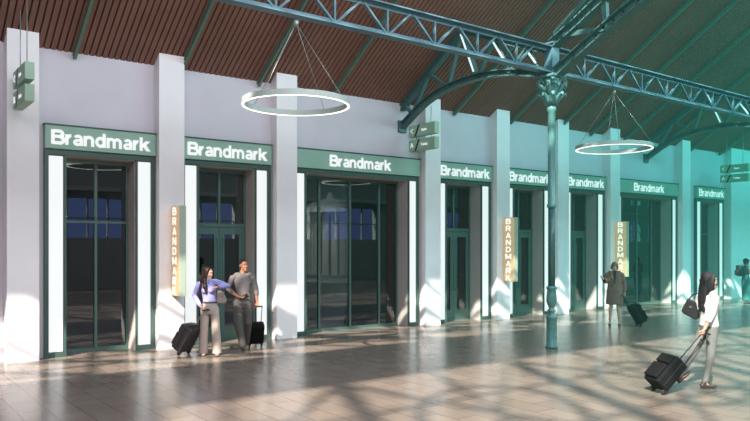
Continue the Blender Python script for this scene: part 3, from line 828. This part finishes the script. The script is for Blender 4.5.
def long_hair(m, length=.36, side_bias=0, wide=.095, back=.07, front=0.0, vol=0.0):
    def f(c):
        HP, R, s = c['HP'], c['HR'], c['hs']; mb = MB()
        mb.ball(HP(0, .030, .036), ((.086+vol)*s, (.098+vol)*s, (.092+vol)*s), 18, 12, R)
        for k in (-1, 1):
            mb.loft([HP(k*.05, -.045, .098), HP(k*.078, -.03, .04), HP(k*.084, -.004, -.04), HP(k*.086, .010, -.11), HP(k*.090+side_bias, .015-front*.7, -.11-length*.4), HP(k*.070+side_bias, .01-front, -.10-length*.82)],
                    [.022*s, .024*s, (.030+vol)*s, (.040+vol)*s, (.044+vol)*s, .020*s], n=10)
        mb.loft([HP(0, .05, .06), HP(0, .065, -.04), HP(side_bias, back, -.13), HP(side_bias, back+.01, -.12-length*.5), HP(side_bias*1.3, back, -.10-length)],
                [((.080+vol)*s, (.055+vol)*s), ((.092+vol)*s, (.065+vol)*s), (wide*s, (.068+vol)*s), (wide*.92*s, (.06+vol)*s), (.05*s, .028*s)], side=R @ V((1, 0, 0)), n=14)
        # loose wavy locks
        for q in range(9):
            u = (q-4)/4*.85; p = []
            for w_ in range(6):
                z = .02-(length+.13)*w_/5; p.append(HP(u*(wide+.004)+side_bias*w_/5+.008*math.sin(w_*2+q), back*.9+.055+vol-abs(u)*.05+.008*math.cos(w_*2.4+q*1.7), z))
            mb.loft(p, [.012*s, .018*s, .020*s, .020*s, .017*s, .007*s], n=8)
        mb.build('hair', m, c['t'], remesh=.009, smooth=2)
    return f
def short_hair(m, bob=False, thin=.004):
    def f(c):
        HP, R, s = c['HP'], c['HR'], c['hs']; mb = MB()
        if bob:
            mb.ball(HP(0, .022, .036), (.090*s, .104*s, .094*s), 18, 12, R)
            mb.loft([HP(-.06, -.066, .052), HP(0, -.092, .056), HP(.06, -.066, .052)], [.018*s, .022*s, .018*s], n=10)
            for k in (-1, 1): mb.loft([HP(k*.07, -.03, .05), HP(k*.084, -.01, -.02), HP(k*.076, -.01, -.085)], [.022*s, .024*s, .016*s], n=10)
            mb.loft([HP(0, .06, .02), HP(0, .066, -.085)], [(.08*s, .045*s), (.07*s, .035*s)], side=R @ V((1, 0, 0)), n=12)
        else:
            mb.ball(HP(0, .024, .042), ((.074+thin)*s, (.092+thin)*s, (.076+thin)*s), 18, 12, R)
        mb.build('hair', m, c['t'], remesh=.007, smooth=1)
    return f

def suitcase(W, H, label, m, Lb=.55, wd=.38, th=.24, group=None, twist=0.0, bar=.0085):
    """trolley case: W = ground point between the wheels, H = hand holding the grip"""
    W = V(W); H = V(H); a = (H-W).normalized(); Ltot = (H-W).length
    hz = V((a.x, a.y, 0)).normalized() if V((a.x, a.y, 0)).length > .02 else V((0, -1, 0))
    wx = hz.cross(V((0, 0, 1))); wx = Matrix.Rotation(twist, 3, a) @ wx
    n = wx.cross(a)            # thickness axis, points back/down side
    t = empty('suitcase', W, 0, label, 'suitcase', group)
    Rm = Matrix((wx, -n, a)).transposed().to_4x4()
    # local: x width, y thickness (front of the case = -y ... ), z along the handle
    def fin(mb, nm, mm, par, **k):
        mb.xform(Rm); return mb.build(nm, mm, par, **k)
    z0 = .05; zt = z0+Lb
    b = MB().box(-wd/2, wd/2, -th*.5, th*.5, z0, zt)
    body = fin(b, 'body', m, t, bevel=.035)
    sgn = cfg_sgn(n)
    y1 = sgn*th*.5
    a0, a1 = sorted((y1, y1+sgn*.05)); p = MB().box(-wd*.42, wd*.42, a0, a1, z0+.04, z0+Lb*.60); fin(p, 'lower_pocket', m, body, bevel=.02)
    a0, a1 = sorted((y1, y1+sgn*.04)); p = MB().box(-wd*.42, wd*.42, a0, a1, z0+Lb*.64, zt-.03); fin(p, 'upper_pocket', m, body, bevel=.016)
    for zz in (.22, .5, .78):
        pass
    z = MB().box(-wd/2-.004, wd/2+.004, -.008, .008, z0+.03, zt-.03); z.box(-wd/2+.03, wd/2-.03, -.008, .008, zt-.004, zt+.006); fin(z, 'zip', M['rubber'], body)
    g = MB().loft([(-.07, -sgn*.02, zt-.004), (-.06, -sgn*.02, zt+.03), (.06, -sgn*.02, zt+.03), (.07, -sgn*.02, zt-.004)], [.010]*4, n=8); fin(g, 'carry_handle', M['rubber'], t)
    yb = -sgn*th*.40
    for k in (-1, 1):
        fin(MB().loft([(k*.085, yb, zt-.02), (k*.085, yb, Ltot-.005)], [bar, bar*.85], n=8), 'handle_bar', M['chrome'] if m is M['caseg'] else M['rubber'], t)
        wl = MB(); wl.lathe((0, 0), [(.018, -.014), (.036, -.014), (.040, -.007), (.040, .007), (.036, .014), (.018, .014)], 20); wl.xform(Matrix.Rotation(pi/2, 4, 'Y')); wl.xform(Matrix.Translation((k*(wd/2-.045), yb, .030)))
        fin(wl, 'wheel', M['rubber'], t)
        fin(MB().box(k*(wd/2-.045)-.03, k*(wd/2-.045)+.03, yb-.03, yb+.03, .045, .085), 'wheel_housing', M['rubber'], t, bevel=.006)
    fin(MB().loft([(-.095, yb, Ltot), (-.05, yb, Ltot+.008), (.05, yb, Ltot+.008), (.095, yb, Ltot)], [.013, .015, .015, .013], n=10), 'grip', M['rubber'], t)
    # rest the wheels on the ground
    bpy.context.view_layer.update()
    low = min((ch.matrix_world @ v.co).z for ch in t.children_recursive for v in ch.data.vertices)
    t.location.z -= low
    return t
def cfg_sgn(n): return -1   # pockets on the upper side when the case leans
def l2w(loc, rz, p):
    return V(loc) + Matrix.Rotation(rz, 3, 'Z') @ V(p)

def face_cam(x, y): return -math.asin(x/math.hypot(x, y))

# --- woman in lavender
la = (5.66, 12.85, 0); ra = face_cam(5.66, 12.85)
JA = dict(head=(-.03, .0, 1.575), shR=(-.19, .03, 1.40), shL=(.125, -.04, 1.41), elR=(-.29, .06, 1.15), wrR=(-.17, -.08, .94), elL=(.35, -.10, 1.335), wrL=(.14, -.22, 1.32),
          hipR=(-.085, .01, .90), hipL=(.085, -.01, .90), knR=(-.11, .0, .50), knL=(.11, -.03, .50), anR=(-.125, .04, .11), anL=(.135, -.04, .11))
def watch(c):
    w = c['P']['wrL'].lerp(c['P']['elL'], .06)
    MB().loft([w-V((.009, 0, 0)), w+V((.009, .0, 0))], [.030, .030], n=14).build('watch', M['shoe_d'], c['t'])
pA = person('person', la, ra, 'person with long dark hair in a lavender shirt and beige trousers checking wrist', JA,
       dict(skin=M['skin_a'], s=.93, hs=.98, yaw=.85, tilt=.12, hdR=((.45, -.35, -.8), (.5, -.3, .4), 1.2), hdL=((-.95, -.1, -.12), (0, .1, -1), .5),
            footR=(-.1, -1, 0), footL=(.15, -1, 0), heel=.04,
            wear=[wear_shirt(M['lav'], loose=.006, sleeve=.93, hem=.0), trousers(M['beige'], hem=.098, knee=.086, top=-.075, thigh=.098), long_hair(M['hair_dk'], .36, -.03, .10, .07, .10, .004), shoes(M['shoe_l'], .025), watch]))
def add_bag(name, t_loc, rz, label, cat, corners, thick, m, strap, hold=None):
    """flat trapezoid bag: corners in (x, z), strap = list of 3d points, all in local coordinates"""
    t = empty(name, t_loc, rz, label, cat)
    MB().prism(corners, -thick/2, thick/2).build('body', m, t, bevel=.018)
    xs = [c[0] for c in corners]; zs = [c[1] for c in corners]
    zt = max(zs)
    MB().loft(strap, [(.010, .004)]*len(strap), n=8).build('strap', m, t)
    fx = sum(xs)/len(xs)
    MB().box(fx-.02, fx+.02, -thick/2-.012, -thick/2, (zt+min(zs))/2+.02, (zt+min(zs))/2+.05).build('clasp', M['chrome'], t)
    return t
add_bag('handbag', l2w(la, ra, (.215, -.02, 1.02)), ra+.2, 'taupe leather shoulder bag hanging from the lavender-shirted person', 'handbag',
        [(-.09, -.02), (.075, -.03), (.10, .04), (.03, .21), (-.07, .22)], .10, M['bag_t'],
        [(-.06, .0, .19), (-.075, -.01, .30), (-.075, .0, .40), (-.085, .03, .44), (-.07, .07, .38), (-.04, .07, .28), (.0, .02, .20)])
hA = l2w(la, ra, (-.13, -.13, .865))
suitcase(l2w(la, ra, (-.57, .22, 0)), hA, 'dark grey tilted trolley suitcase left of the lavender-shirted person', M['caseg'], .54, .37, .24, 'trolley suitcases')

# --- man in grey
lb = (6.51, 13.15, 0); rb = face_cam(6.6, 13.15)
JB = dict(head=(.015, -.02, 1.705), shR=(-.195, .03, 1.495), shL=(.185, -.03, 1.495), elR=(-.30, .08, 1.22), wrR=(-.08, -.14, 1.07), elL=(.26, .06, 1.21), wrL=(.28, .04, .95),
          hipR=(-.095, .0, .96), hipL=(.095, .0, .96), knR=(-.10, -.12, .53), knL=(.10, -.06, .54), anR=(.005, -.14, .095), anL=(.06, .20, .14))
pB = person('person', lb, rb, 'person with short hair in a grey shirt and charcoal trousers holding a phone', JB,
       dict(skin=M['skin_b'], s=1.06, hs=1.06, fem=False, yaw=.5, tilt=-.02, hdR=((.9, -.15, -.08), (.0, -.2, 1), 1.0), hdL=((.0, -.15, -1), (-.6, -.6, 0), 1.3),
            footR=(.15, -1, 0), footL=(.1, -1, 0),
            wear=[wear_shirt(M['greysh'], bust=False, loose=.010, sleeve=.45, hem=.0), trousers(M['greytr'], hem=.066, knee=.080, top=-.03, thigh=.102), short_hair(M['hair_dk']), shoes(M['shoe_d'])]))
tag(MB().box(-.038, .038, -.005, .005, -.075, .075).xform(Matrix.Translation(l2w(lb, rb, (.055, -.185, 1.10))) @ Matrix.Rotation(rb, 4, 'Z') @ Matrix.Rotation(1.1, 4, 'Y') @ Matrix.Rotation(.9, 4, 'X')).build('phone', M['phone'], bevel=.004),
    'black phone held at the waist by the grey-shirted person', 'phone')
hB = l2w(lb, rb, (.285, .0, .855))
suitcase(l2w(lb, rb, (.24, .42, 0)), hB, 'black trolley suitcase behind the grey-shirted person', M['case'], .44, .34, .22, 'trolley suitcases')

# --- woman in brown coat
lc = (16.3, 11.2, 0); rc = face_cam(16.3, 11.2)
JC = dict(head=(.0, .0, 1.555), shR=(-.165, .0, 1.39), shL=(.17, .0, 1.39), elR=(-.24, .0, 1.14), wrR=(-.29, -.18, 1.24), elL=(.235, .05, 1.12), wrL=(.25, .02, .88),
          hipR=(-.085, .0, .90), hipL=(.085, .0, .90), knR=(-.09, -.03, .50), knL=(.09, .0, .50), anR=(-.12, -.02, .125), anL=(.12, .0, .125))
def coat(c):
    P, s, pel, ch = c['P'], c['s'], c['pel'], c['ch']; mb = MB()
    mb.loft([V((0, .01, .56)), V((0, .01, .75)), pel, c['wst'], pel.lerp(ch, .72), ch-V((0, 0, .01)), ch+V((0, 0, .06))],
            [(.225, .15), (.215, .15), (.20, .145), (.18, .13), (.185, .135), (.155, .10), (.065, .065)], side=(1, 0, 0), n=22)
    for k in 'LR':
        S, E, W = P['sh'+k], P['el'+k], P['wr'+k]
        mb.loft([S.lerp(ch, .65)+V((0, 0, .01)), S.lerp(ch, .3), S.lerp(E, .12)-V((0, 0, .01)), S.lerp(E, .5), E, E.lerp(W, .9)] if k == 'L' else [S.lerp(ch, .65)+V((0, 0, .01)), S.lerp(ch, .3), S.lerp(E, .12)-V((0, 0, .01)), S.lerp(E, .5), E, E.lerp(W, .35)], [.05, .066, .070, .066, .062, .055], n=14)
    o = mb.build('coat', M['coat'], c['t'], remesh=.012, smooth=3)
    # dark top, lapels, buttons
    d = MB(); d.prism([(-.045, 1.46), (.045, 1.46), (.012, 1.12), (-.012, 1.12)], -.148, -.13); d.build('dark_top', M['black'], c['t'])
    for k in (-1, 1):
        l = MB(); l.prism([(k*.045, 1.47), (k*.085, 1.44), (k*.105, 1.33), (k*.02, 1.10), (k*.008, 1.13)], -.162, -.146); l.build('lapel', M['coat'], o, bevel=.003)
        for z in (1.04, .90):
            b = MB(); b.lathe((0, 0), [(.012, 0), (.012, .008)], 12); b.xform(Matrix.Translation((k*.055, -.158, z)) @ Matrix.Rotation(pi/2, 4, 'X')); b.build('button', M['button'], o)
def black_sleeve(c):
    E, W = c['P']['elR'], c['P']['wrR']; MB().loft([E.lerp(W, .2), E.lerp(W, .93)], [.045, .036], n=12).build('sleeve', M['black'], c['t'])
pC = person('person', lc, rc, 'person in a knee-length brown coat and heels with one hand raised', JC,
       dict(skin=M['skin_a'], s=.92, hs=.97, vox=.0075, yaw=.05, tilt=.05, hdR=((-.5, -.3, .6), (.4, -.4, .2), .8), hdL=((.05, -.05, -1), (-.6, -.5, 0), 1.3), heel=.05,
            wear=[coat, black_sleeve, short_hair(M['hair_lt'], bob=True), shoes(M['shoe_d'], .04)]))
hC = l2w(lc, rc, (.26, .0, .79))
suitcase(l2w(lc, rc, (.70, .12, 0)), hC, 'black trolley suitcase beside the person in the brown coat', M['case'], .50, .40, .24, 'trolley suitcases', bar=.012)

# --- woman walking in the foreground (faces image right)
ld = (10.2, 5.47, 0); rd = math.radians(60)
def D(f, z, side=0): return (side, -f, z)          # f forward, side + = her left (far side)
JD = dict(head=D(.075, 1.585, .0), shR=D(.065, 1.385, -.165), shL=D(.04, 1.385, .155), elR=D(-.04, 1.12, -.215), wrR=D(-.13, .90, -.20), elL=D(-.01, 1.13, .21), wrL=D(.12, .95, .22),
          hipR=D(.06, .90, -.085), hipL=D(.06, .90, .085), knR=D(.03, .49, -.09), knL=D(-.14, .51, .08), anR=D(-.05, .105, -.085), anL=D(-.36, .17, .08))
def bracelet(c):
    w = c['P']['wrR']; MB().loft([w+V((0, 0, .004)), w-V((0, 0, .008))], [.031, .031], n=14).build('bracelet', M['chrome'], c['t'])
pD = person('person', ld, rd, 'walking person with long black hair, white blouse and pale jeans pulling a suitcase', JD,
       dict(skin=M['skin_d'], s=.95, hs=1.0, yaw=-.25, tilt=.02, hdR=((.0, .35, -.9), (.5, .3, 0), 1.3), hdL=((0, -.6, -.8), (-.8, 0, 0), .6),
            wear=[wear_shirt(M['white'], loose=.022, sleeve=.55, hem=.02), trousers(M['jeans'], hem=.042, knee=.062, top=.0, thigh=.092), long_hair(M['hair_bk'], .36, .0, .108, .080, .0, .008), shoes(M['shoe_d'], 0, (.75, 0)), bracelet]))
hD = l2w(ld, rd, D(-.18, .81, -.20))
suitcase((9.23, 5.72, 0), hD, 'large black trolley suitcase pulled by the long-haired walking person', M['case'], .49, .35, .24, 'trolley suitcases')
add_bag('handbag', l2w(ld, rd, D(-.10, .99, .235)), math.radians(-61.5), 'black leather tote on the far shoulder of the walking person', 'handbag',
        [(-.12, .13), (-.09, .09), (.08, .0), (.13, .04), (.09, .27), (-.03, .32)], .11, M['bag_b'],
        [(-.02, .0, .30), (.05, .02, .38), (.12, .02, .40), (.18, .0, .42), (.22, -.06, .38), (.17, -.07, .30), (.09, -.02, .24)])

# --- distant person with backpack
le = (26.3, 12.58, 0); re_ = math.radians(50)
JE = dict(head=(.0, -.02, 1.53), shR=(-.16, .0, 1.36), shL=(.16, .0, 1.36), elR=(-.2, -.05, 1.10), wrR=(-.12, -.24, 1.16), elL=(.2, -.06, 1.10), wrL=(.1, -.26, 1.2),
          hipR=(-.08, .0, .88), hipL=(.08, .0, .88), knR=(-.07, .0, .48), knL=(.07, -.02, .48), anR=(-.06, .04, .09), anL=(.06, -.04, .09))
def dress(c):
    P, pel, ch = c['P'], c['pel'], c['ch']; mb = MB()
    mb.loft([V((0, 0, .12)), V((0, 0, .5)), pel, c['wst'], pel.lerp(ch, .72), ch-V((0, 0, .02)), ch+V((0, 0, .03))],
            [(.14, .13), (.16, .14), (.18, .135), (.13, .10), (.16, .12), (.14, .09), (.07, .06)], side=(1, 0, 0), n=20)
    mb.build('dress', M['dress'], c['t'], remesh=.012, smooth=3)
person('person', le, re_, 'distant person in a long teal sleeveless dress at the right edge', JE,
       dict(skin=M['skin_d'], s=.92, hs=.97, vox=.0085, yaw=0, hdR=((.1, -.7, .3), (0, 0, 1), .8), hdL=((-.1, -.7, .3), (0, 0, 1), .8),
            wear=[dress, short_hair(M['hair_bk'], bob=True), shoes(M['shoe_d'])]))
bp = empty('backpack', l2w(le, re_, (0, .21, 1.0)), re_, 'dark backpack worn by the distant person in the teal dress', 'backpack')
MB().box(-.15, .15, -.08, .10, 0, .40).build('body', M['black'], bp, bevel=.05)
MB().box(-.11, .11, .10, .15, .04, .22).build('pocket', M['black'], bp, bevel=.02)
for k in (-1, 1): MB().loft([(k*.08, -.08, .38), (k*.10, -.16, .44), (k*.11, -.32, .34), (k*.12, -.30, .16), (k*.13, -.10, .06)], [(.02, .006)]*5, side=(1, 0, 0), n=8).build('strap', M['bag_b'], bp)

# ------------------------------------------------------------------ light
sun = bpy.data.lights.new('sun', 'SUN'); sun.energy = 11.5; sun.color = (1, .91, .80); sun.angle = math.radians(.7)
so = bpy.data.objects.new('sun', sun); COL.objects.link(so)
dirv = V((.64, .40, -.66)).normalized(); so.rotation_euler = dirv.to_track_quat('-Z', 'Y').to_euler()

def area(name, loc, target, sx, sy, e, col, spread=180):
    l = bpy.data.lights.new(name, 'AREA'); l.shape = 'RECTANGLE'; l.size = sx; l.size_y = sy; l.energy = e; l.color = col; l.spread = math.radians(spread)
    o = bpy.data.objects.new(name, l); COL.objects.link(o); o.location = loc
    o.rotation_euler = (V(target)-V(loc)).to_track_quat('-Z', 'Y').to_euler(); return o
for x, e in ((-6, 950), (5, 1000), (16, 1050), (26, 1350), (36, 1500)):
    area('wall_fill', (x, -2.5, 12.4), (x+2, 13, 1.5), 9, 4, e, (.90, .90, 1.0))  # unseen fill lamps added under the roof to brighten the wall
area('ceiling_fill', (4, 1, 4.0), (8, 9, 12), 6, 2, 330, (1, .93, .88))  # added uplight, no real fixture, lifts the ceiling
for x in (10, 16.5):
    area('shop_light', (x, 16.2, 4.25), (x+.5, 17.5, 1), 1.2, 1.2, 130, (1, .9, .8))  # added fill behind the glass so the kiosk shows

TINT_A, TINT_E = .0048, .00056
wd = bpy.data.worlds.new('world'); scn.world = wd; wd.use_nodes = True
nt = wd.node_tree; bg = nt.nodes['Background']
tc = nt.nodes.new('ShaderNodeTexCoord'); sp = nt.nodes.new('ShaderNodeSeparateXYZ'); rp = nt.nodes.new('ShaderNodeValToRGB')
nt.links.new(tc.outputs['Generated'], sp.inputs[0]); nt.links.new(sp.outputs['Z'], rp.inputs['Fac']); nt.links.new(rp.outputs['Color'], bg.inputs['Color'])
rp.color_ramp.elements[0].color = (.10, .15, .33, 1); rp.color_ramp.elements[1].color = (.75, .80, .95, 1); rp.color_ramp.elements[1].position = .75; rp.color_ramp.elements[0].position = .25
bg.inputs['Strength'].default_value = 1.6

# added teal tint deepening to the right: absorbing, glowing world volume, no real haze
out = nt.nodes['World Output']
def N(t, **k):
    n = nt.nodes.new(t)
    for a, b in k.items(): setattr(n, a, b)
    return n
def math_(op, a, b=None, clamp=False):
    n = N('ShaderNodeMath', operation=op, use_clamp=clamp)
    for i, v in enumerate((a, b)):
        if v is None: continue
        if hasattr(v, 'links'): nt.links.new(v, n.inputs[i])
        else: n.inputs[i].default_value = v
    return n.outputs[0]
geo = N('ShaderNodeNewGeometry'); sx_ = N('ShaderNodeSeparateXYZ'); nt.links.new(geo.outputs['Position'], sx_.inputs[0])
q = math_('SUBTRACT', math_('MULTIPLY', sx_.outputs['X'], .8), math_('MULTIPLY', sx_.outputs['Y'], .6))
q = math_('MINIMUM', math_('MAXIMUM', q, 0.0), 18.0)
ins = math_('MULTIPLY', math_('GREATER_THAN', sx_.outputs['Y'], 3.0), math_('LESS_THAN', sx_.outputs['Y'], 14.75))
q = math_('MULTIPLY', q, ins)
q0 = q
q = math_('MULTIPLY', q, math_('MULTIPLY_ADD', sx_.outputs['Z'], .14))
q.node.inputs[1].links[0].from_node.inputs[2].default_value = .42
ab = N('ShaderNodeVolumeAbsorption'); ab.inputs['Color'].default_value = (0, .84, .77, 1)
em = N('ShaderNodeEmission'); em.inputs['Color'].default_value = (.20, .74, .60, 1)
nt.links.new(math_('MULTIPLY', q, TINT_A), ab.inputs['Density']); nt.links.new(math_('MULTIPLY', q0, TINT_E), em.inputs['Strength'])
ad = N('ShaderNodeAddShader'); nt.links.new(ab.outputs[0], ad.inputs[0]); nt.links.new(em.outputs[0], ad.inputs[1])
nt.links.new(ad.outputs[0], out.inputs['Volume'])
wd.cycles.volume_step_size = 4.0
scn.cycles.volume_max_steps = 16
scn.cycles.max_bounces = 6; scn.cycles.diffuse_bounces = 3; scn.cycles.glossy_bounces = 3; scn.cycles.transparent_max_bounces = 10; scn.cycles.volume_bounces = 0
scn.cycles.caustics_reflective = False
scn.view_settings.view_transform = 'Standard'
scn.view_settings.look = 'None'
scn.view_settings.exposure = 0
